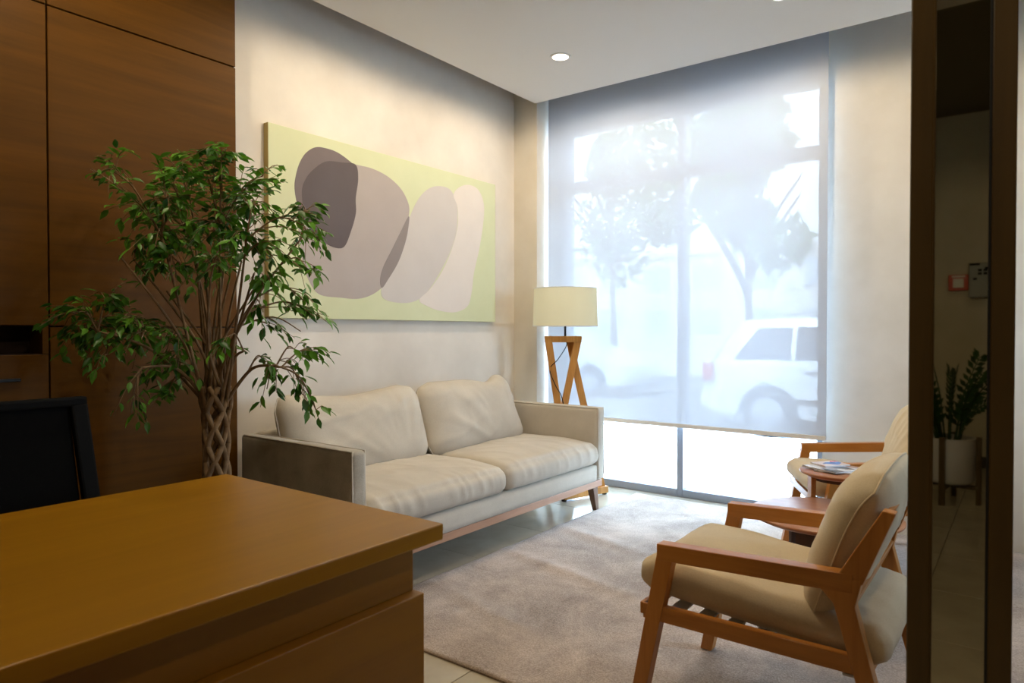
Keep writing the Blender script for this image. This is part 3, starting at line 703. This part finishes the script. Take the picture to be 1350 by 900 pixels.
# ---- armchairs
def make_armchair(label, loc, rz):
    t = thing('armchair', label, 'armchair', loc, rz, 'wooden lounge chairs')
    for s in (-1, 1):
        a, b = sorted((s * .278, s * .32))
        MB().prism([(-.283, .555), (-.232, .555), (-.345, 0), (-.388, 0)], 'y', a, b).build('leg', M['chair_z'], t, .003)
        MB().prism([(.150, .545), (.262, .575), (.245, .50), (.372, 0), (.335, 0), (.195, .50)], 'y', a, b).build('leg', M['chair_z'], t, .003)
        MB().prism([(-.287, .513), (-.287, .562), (.24, .582), (.24, .535), (.12, .528)], 'y', a - .001, b + .001).build('armrest', M['chair_x'], t, .003)
        MB().prism([(.196, .52), (.262, .56), (.333, .748), (.304, .752), (.208, .582)], 'y', a + .002, b - .002).build('back_post', M['chair_z'], t, .003)
        MB().prism([(-.335, .328), (-.335, .374), (.27, .374), (.27, .328)], 'y', s * .298 - .014, s * .298 + .014).build('side_rail', M['chair_x'], t, .003)
    MB().box(-.345, -.32, -.31, .31, .338, .374).build('front_rail', M['chair_y'], t, .003)
    MB().box(.245, .268, -.284, .284, .29, .33).build('rear_rail', M['chair_y'], t, .003)
    for k in range(7):
        x = -.27 + .08 * k; z = .352 - .0075 * k
        MB().box(x, x + .045, -.284, .284, z, z + .008).build('seat_slat', M['strap'], t, .002, 1)
    for q, (x, z) in enumerate(((.234, .50), (.262, .60), (.300, .71))):
        MB().bar((x, -.28, z), (x, .28, z), .014, .05, (.35, 0, .94)).build('back_slat', M['chair_y'], t, .003)
    def df(p, u, v, w):
        p = p.copy(); e = (1 - u ** 4) * (1 - v ** 4)
        p.z += .008 * e * w + (.006 * N(p.x * 6, p.y * 6, 2) + .004 * (1 - abs(N(p.x * 5 + p.y * 3, p.y * 5, 8))) ** 6) * (w > 0)
        p.x += .010 * (1 - w * w) * (1 if u > .95 else -1 if u < -.95 else 0) + .004 * N(p.y * 8, p.z * 8, 5)
        p.y += .006 * (1 - w * w) * (1 if v > .95 else -1 if v < -.95 else 0) + .003 * N(p.x * 9, p.z * 9, 6)
        return p
    sc = rounded_box(0, 0, 0, .68, .535, .105, .044, .016, df)
    mx = Matrix.Translation((-.03, 0, .412)) @ Euler((0, R(5.5), 0)).to_matrix().to_4x4()
    sc.v = [tuple(mx @ Vector(v)) for v in sc.v]
    sc.build('seat_cushion', M['cushion'], t, smooth=True)
    def fold(x, y, z, u, v):
        z += .02 * math.exp(-(u * u) * 2) * max(0, v) - .012 * abs(u) ** 3 * max(0, v)
        x += .03 * max(0, v) ** 2
        return x, y, z
    pillow('back_cushion', t, M['cushion'], .535, .45, .16, (.192, 0, .615), (0, R(18), 0), 4.0, 0, 56, 1.1, fold)
    return t
make_armchair('wooden lounge chair with beige cushions in the foreground at right', (-.58, 2.18, 0.0125), 0)
make_armchair('wooden lounge chair with pale cushions by the window, behind the magazine table', (-.614, 3.892, 0.0125), R(27))

# ---- side tables
def side_table(x, y, z, r, label, leg_r, angs, lm, th=.022):
    t = thing('side_table', label, 'side table', (x, y, .0125), group='round side tables')
    z -= .0125
    MB().lathe([(r - .025, z - th), (r - .004, z - th * .55), (r, z - th * .3), (r, z - .003), (r - .003, z)], (0, 0, 0), 56).build('table_top', M['table'], t, smooth='auto')
    for a in angs:
        c, s = math.cos(a), math.sin(a)
        MB().bar((leg_r * c, leg_r * s, z - th), (leg_r * 1.06 * c, leg_r * 1.06 * s, 0), .075 if r > .2 else .05, .022, (c, s, 0), .045, .02).build('leg', lm, t, .003)
    MB().lathe([(leg_r * .9, z - th - .02), (leg_r * .9, z - th)], (0, 0, 0), 32).build('under_frame', M['tableleg'], t)
    return t
side_table(-.64, 2.93, .47, .285, 'low round walnut side table between the two lounge chairs, bare top', .17, [R(20), R(140), R(260)], M['tableleg'])
side_table(-.66, 3.30, .58, .165, 'small taller round side table carrying magazines beside the far chair', .118, [R(90), R(212), R(328)], M['oak'])
mags = [((-.655, 3.305), .15, (0.21, 0.15), [(60, 58, 66), (196, 190, 196), (120, 116, 128), (226, 224, 228)], 'open grey magazine lying lowest on the small round table'),
        ((-.70, 3.285), -.5, (0.18, 0.13), [(44, 42, 50), (206, 204, 210), (90, 86, 98), (170, 168, 178), (228, 226, 226)], 'dark photo-covered magazine lying across the pile on the small table'),
        ((-.71, 3.355), .9, (0.13, 0.10), [(196, 70, 84), (224, 210, 214), (70, 110, 190), (210, 140, 150)], 'small pinkish red leaflet at the window side of the magazine pile')]
z = .5805
for (xy, a, (w, d), cols, lab) in mags:
    mm = magazine_mat('magazine_cover', cols, (1.0, 2.2, 1), a * 3)
    t = thing('magazine', lab, 'magazine', (xy[0], xy[1], z), a, 'magazines on the small table')
    MB().box(-w / 2, w / 2, -d / 2, d / 2, .0008, .0052).build('pages', M['paper_white'], t)
    MB().box(-w / 2 - .001, w / 2 + .001, -d / 2 - .001, d / 2 + .001, .0052, .006).build('cover', mm, t)
    MB().box(-w / 2 - .001, w / 2 + .001, -d / 2 - .001, d / 2 + .001, 0, .0008).build('back_cover', mm, t)
    z += .0063

# ---- weeping fig with braided trunk
def make_ficus():
    rnd = random.Random(11)
    O = Vector((-2.56, 1.45, 0))
    t = thing('weeping_fig', 'tall green weeping fig tree with a braided trunk behind the desk', 'plant', tuple(O))
    MB().lathe([(.14, 0), (.155, .02), (.19, .40), (.19, .42), (.175, .42), (.17, .38)], (0, 0, 0), 40, False).build('pot', M['dark_pot'], t, smooth='auto')
    MB().lathe([(.001, .375), (.172, .38), (.172, .37)], (0, 0, 0), 32, False).build('soil', M['soil'], t)
    stems = 5; z0, z1 = .36, .985
    for k in range(stems * 2):
        sgn = 1 if k < stems else -1; ph = 2 * PI * (k % stems) / stems
        P = []
        for q in range(31):
            u = q / 30; z = z0 + (z1 - z0) * u; a = ph + sgn * u * 2 * PI * .95
            rr = .052 * (1 - .12 * math.sin(u * PI)) + .006 * sgn * math.sin(a * stems / 2)
            P.append((rr * math.cos(a) + .004 * N(z * 9, k, 0), rr * math.sin(a) + .004 * N(z * 9, k, 5), z))
        MB().tube(P, [.0115 - .002 * q / 30 + .002 * N(q * .6, k, 3) for q in range(31)], 8).build('braided_stem', M['bark'], t, smooth=True)
    def W(px, py, dep): # crown layout in the photograph's plane: across, up, and a depth toward or away from the camera
        return RX * ((px - 285) / 333) + DX * dep + Vector((0, 0, 1.165 - (py - 437) / 333))
    cl = []
    spec = [(178, 225, 14, 30), (215, 225, 14, 30), (250, 215, 16, 34), (290, 212, 14, 30), (325, 210, 14, 30), (355, 225, 14, 24), (395, 262, 13, 26), (425, 298, 12, 16),
            (170, 262, 16, 26), (205, 270, 18, 36), (245, 258, 20, 44), (285, 250, 20, 44), (325, 255, 18, 40), (360, 270, 16, 34), (395, 300, 14, 24),
            (190, 315, 16, 30), (225, 310, 20, 42), (265, 300, 20, 44), (305, 300, 18, 38), (345, 315, 16, 32), (385, 335, 15, 30), (415, 352, 11, 12),
            (200, 345, 14, 22), (240, 345, 18, 30), (280, 345, 18, 28), (320, 340, 15, 22), (375, 370, 13, 22), (400, 385, 12, 18), (410, 405, 10, 10),
            (140, 385, 15, 28), (120, 405, 15, 30), (130, 432, 17, 36), (160, 415, 17, 36), (112, 442, 12, 20), (180, 440, 16, 30), (160, 455, 13, 22), (205, 420, 18, 26), (235, 440, 16, 26), (215, 465, 14, 24), (245, 470, 13, 16), (225, 515, 12, 14), (205, 528, 10, 10), (190, 500, 10, 8),
            (350, 400, 10, 8), (385, 425, 10, 9), (420, 462, 10, 13), (395, 455, 10, 9), (345, 470, 9, 8), (370, 497, 10, 12), (400, 508, 9, 10), (418, 528, 8, 10), (332, 440, 10, 8), (300, 455, 10, 8)]
    br = []; leaves = []
    top = Vector((0, 0, z1 - .03))
    hubs = []
    for k in range(19):
        a = 2 * PI * k / 19 + rnd.uniform(-.2, .2)
        hx = rnd.uniform(-.33, .33); hz = rnd.uniform(1.35, 1.62); dep = rnd.uniform(-.22, .16)
        if hx < -.2: hz -= .08; dep = min(dep, .0)
        b = Vector((.045 * math.cos(a), .045 * math.sin(a), z1 - .08)); h = RX * hx + DX * dep; h.z = hz
        mid = b.lerp(h, .5) + Vector((rnd.uniform(-.03, .03), rnd.uniform(-.03, .03), -.02)) - (RX * hx * .22)
        P = spline([b, mid, h], 8); br.append((P, .0075, .0035)); hubs.append(P)
    for (s_, e_, dep) in (((-.03), W(150, 425, -.1), -.1), ((.03), W(385, 470, -.12), -.12), (-.02, W(215, 470, -.15), -.15), (.03, W(335, 450, -.1), -.1)):
        b = RX * s_ + Vector((0, 0, z1 - .08)); m_ = b.lerp(e_, .5) + Vector((0, 0, .07))
        P = spline([b, m_, e_], 8); br.append((P, .008, .004)); hubs.append(P)
    allp = [(p, ) for P in hubs for p in P[6:]]
    for (px, py, sg, cnt) in spec:
        dep = rnd.uniform(-.24, .14)
        c = W(px, py, dep)
        if c.x + O.x < -2.93: c += -DX * ((-2.93 - c.x - O.x) / .6)
        # feeder twig from the nearest branch point lying lower or level
        best = min(allp, key=lambda q: (q[0] - c).length + .8 * max(0, q[0].z - c.z - .02))[0]
        m_ = best.lerp(c, .55) + Vector((0, 0, .05))
        P = spline([best, m_, c], 6); br.append((P, .0042, .002))
        r = sg / 333 * 1.75
        nt_ = max(3, round(cnt / 2.4))
        for q in range(nt_):
            d = Vector((rnd.gauss(0, 1), rnd.gauss(0, 1), rnd.gauss(.1, .7))).normalized() * r * rnd.uniform(.7, 1.5)
            s0 = P[rnd.randint(2, len(P) - 1)]; e = c + d; e.z -= rnd.uniform(0, .035)
            if e.x + O.x < -3.04: e.x = -3.04 - O.x
            tw = spline([s0, s0.lerp(e, .5) + Vector((0, 0, .02)), e], 4); br.append((tw, .0018, .001))
            k = max(4, round(cnt / nt_ * 1.7))
            for w in range(k):
                f = (w + .6) / k; f = .25 + .75 * f
                p = tw[min(len(tw) - 1, int(f * (len(tw) - 1) + .5))] + Vector((rnd.gauss(0, .006), rnd.gauss(0, .006), rnd.gauss(0, .004)))
                out = (e - s0).normalized(); sd = out.cross(Vector((0, 0, 1)))
                if sd.length < .1: sd = Vector((1, 0, 0))
                sd.normalize(); sd *= (1 if w % 2 else -1)
                dr = (out * .7 + sd * rnd.uniform(.4, 1.0) + Vector((rnd.gauss(0, .25), rnd.gauss(0, .25), rnd.uniform(-.9, .05)))).normalized()
                tip = p + dr * .06
                if tip.x + O.x < -3.07: dr.x = abs(dr.x)
                nrm = (Vector((0, 0, 1)) + Vector((rnd.gauss(0, .45), rnd.gauss(0, .45), 0))); x = dr; y = nrm.cross(x).normalized(); zz = x.cross(y)
                leaves.append((p, Matrix((x, y, zz)).transposed(), rnd.uniform(.036, .066)))
    bm = MB()
    for P, r0, r1 in br[:23]: MB().tube(P, [r0 + (r1 - r0) * i / (len(P) - 1) for i in range(len(P))], 7).build('branch', M['bark'], t, smooth=True)
    for P, r0, r1 in br[23:]: bm.tube(P, [r0 + (r1 - r0) * i / (len(P) - 1) for i in range(len(P))], 4, False)
    tw = bm.build('twigs', M['bark'], t); tw['kind'] = 'stuff'
    lv = [(0, 0, 0), (.22, .17, .045), (.5, .21, .055), (.78, .10, .02), (1.0, 0, -.09), (.78, -.10, .02), (.5, -.21, .055), (.22, -.17, .045), (.3, 0, 0), (.62, 0, -.005)]
    lf = [(0, 8, 1), (0, 7, 8), (1, 8, 9, 2), (8, 7, 6, 9), (2, 9, 3), (9, 6, 5), (3, 9, 4), (9, 5, 4)]
    camd = lambda l: (O + l[0]).length
    leaves.sort(key=lambda l: -(l[2] / max(.5, (O + l[0] - Vector((0, 0, 1.2))).length)))
    lm = MB().add(lv, lf).mesh('leaf', M['ficus_leaf'], smooth=True)
    for p, mtx, s in leaves[:300]:
        o = bpy.data.objects.new('leaf', lm); C.objects.link(o); o.parent = t
        o.matrix_local = Matrix.Translation(p) @ mtx.to_4x4() @ Matrix.Scale(s, 4)
    fo = MB()
    for p, mtx, s in leaves[300:]: fo.add([p + mtx @ (Vector(v) * s) for v in lv], lf)
    o = fo.build('foliage', M['ficus_leaf'], t, smooth=True); o['kind'] = 'stuff'
    return len(leaves)
print('ficus leaves', make_ficus())

# ---- lobby: potted plant, call point, control panel
zp = thing('potted_plant', 'dark green plant in a white pot on a wooden stand, seen in the mirrored door', 'plant', (-.436, -2.85, 0))
MB().lathe([(.135, .14), (.158, .16), (.165, .455), (.155, .455), (.15, .40)], (0, 0, 0), 40, False).build('pot', M['white_pot'], zp, smooth='auto')
MB().lathe([(.002, .135), (.135, .14)], (0, 0, 0), 40, False).build('pot_base', M['white_pot'], zp)
MB().lathe([(.002, .405), (.151, .40)], (0, 0, 0), 40, False).build('soil', M['soil'], zp)
st = MB()
for k in range(4):
    a = R(277) + k * PI / 2; c, s = math.cos(a), math.sin(a)
    MB().bar((.183 * c, .183 * s, .47), (.183 * c, .183 * s, 0), .035, .03, (c, s, 0)).build('stand_leg', M['bronze'], zp, .003)
for k in range(2):
    a = R(277) + k * PI / 2; c, s = math.cos(a), math.sin(a)
    MB().bar((-.17 * c, -.17 * s, .118 - .001 * k), (.17 * c, .17 * s, .118 - .001 * k), .035, .028).build('stand_cross_bar', M['bronze'], zp)
rnd = random.Random(5)
for k in range(17):
    a = rnd.uniform(0, 2 * PI); ln = rnd.uniform(.35, .62); out = rnd.uniform(.12, .34)
    b = Vector((.06 * math.cos(a), .06 * math.sin(a), .40)); e = b + Vector((out * math.cos(a), out * math.sin(a), ln))
    P = spline([b, b.lerp(e, .5) + Vector((-.03 * math.cos(a), -.03 * math.sin(a), .05)), e], 7)
    f = MB(); f.tube(P, [.008 - .005 * i / 14 for i in range(len(P))], 5)
    for i in range(4, len(P)):
        d = (P[i] - P[i - 1]).normalized(); sd = d.cross(Vector((-math.sin(a + .4), math.cos(a + .4), .2))).normalized()
        for s in (-1, 1):
            x = (sd * s + d * .8).normalized(); y = x.cross(d).normalized().cross(x); q = rnd.uniform(.06, .085)
            f.add([P[i], P[i] + x * q * .5 + y * q * .24, P[i] + x * q, P[i] + x * q * .5 - y * q * .24], [(0, 1, 2), (0, 2, 3)])
    f.build('frond', M['zz_leaf'], zp)
cp = thing('fire_call_point', 'red square fire alarm call point on the rear wall, seen in the mirrored door', 'alarm', (-.487, YB, 1.635), PI)
MB().box(-.075, .075, -.045, 0, -.07, .07).build('housing', M['call_red'], cp, .006)
MB().box(-.04, .04, -.052, -.044, -.045, .035).build('press_plate', M['paper_white'], cp, .002)
MB().box(-.05, .05, -.05, -.044, .045, .062).build('top_label', M['paper_white'], cp)
pn = thing('alarm_panel', 'grey alarm control panel with black buttons on the rear wall beside the red call point', 'control panel', (-.238, YB, 1.65), PI)
MB().box(-.17, .17, -.08, 0, -.15, .15).build('cabinet', M['panel_grey'], pn, .006)
MB().box(.09, .165, -.084, -.079, .128, .145).build('name_strip', M['black_frame'], pn)
for x, z_ in ((-.09, .085), (-.05, .085), (-.09, .055), (-.05, .055), (-.04, .1), (0, .1), (.04, .1), (-.125, .01), (0, .06), (.04, .06)):
    MB().box(-x - .014, -x + .014, -.086, -.079, z_ - .01, z_ + .01).build('button', M['black_frame'], pn)
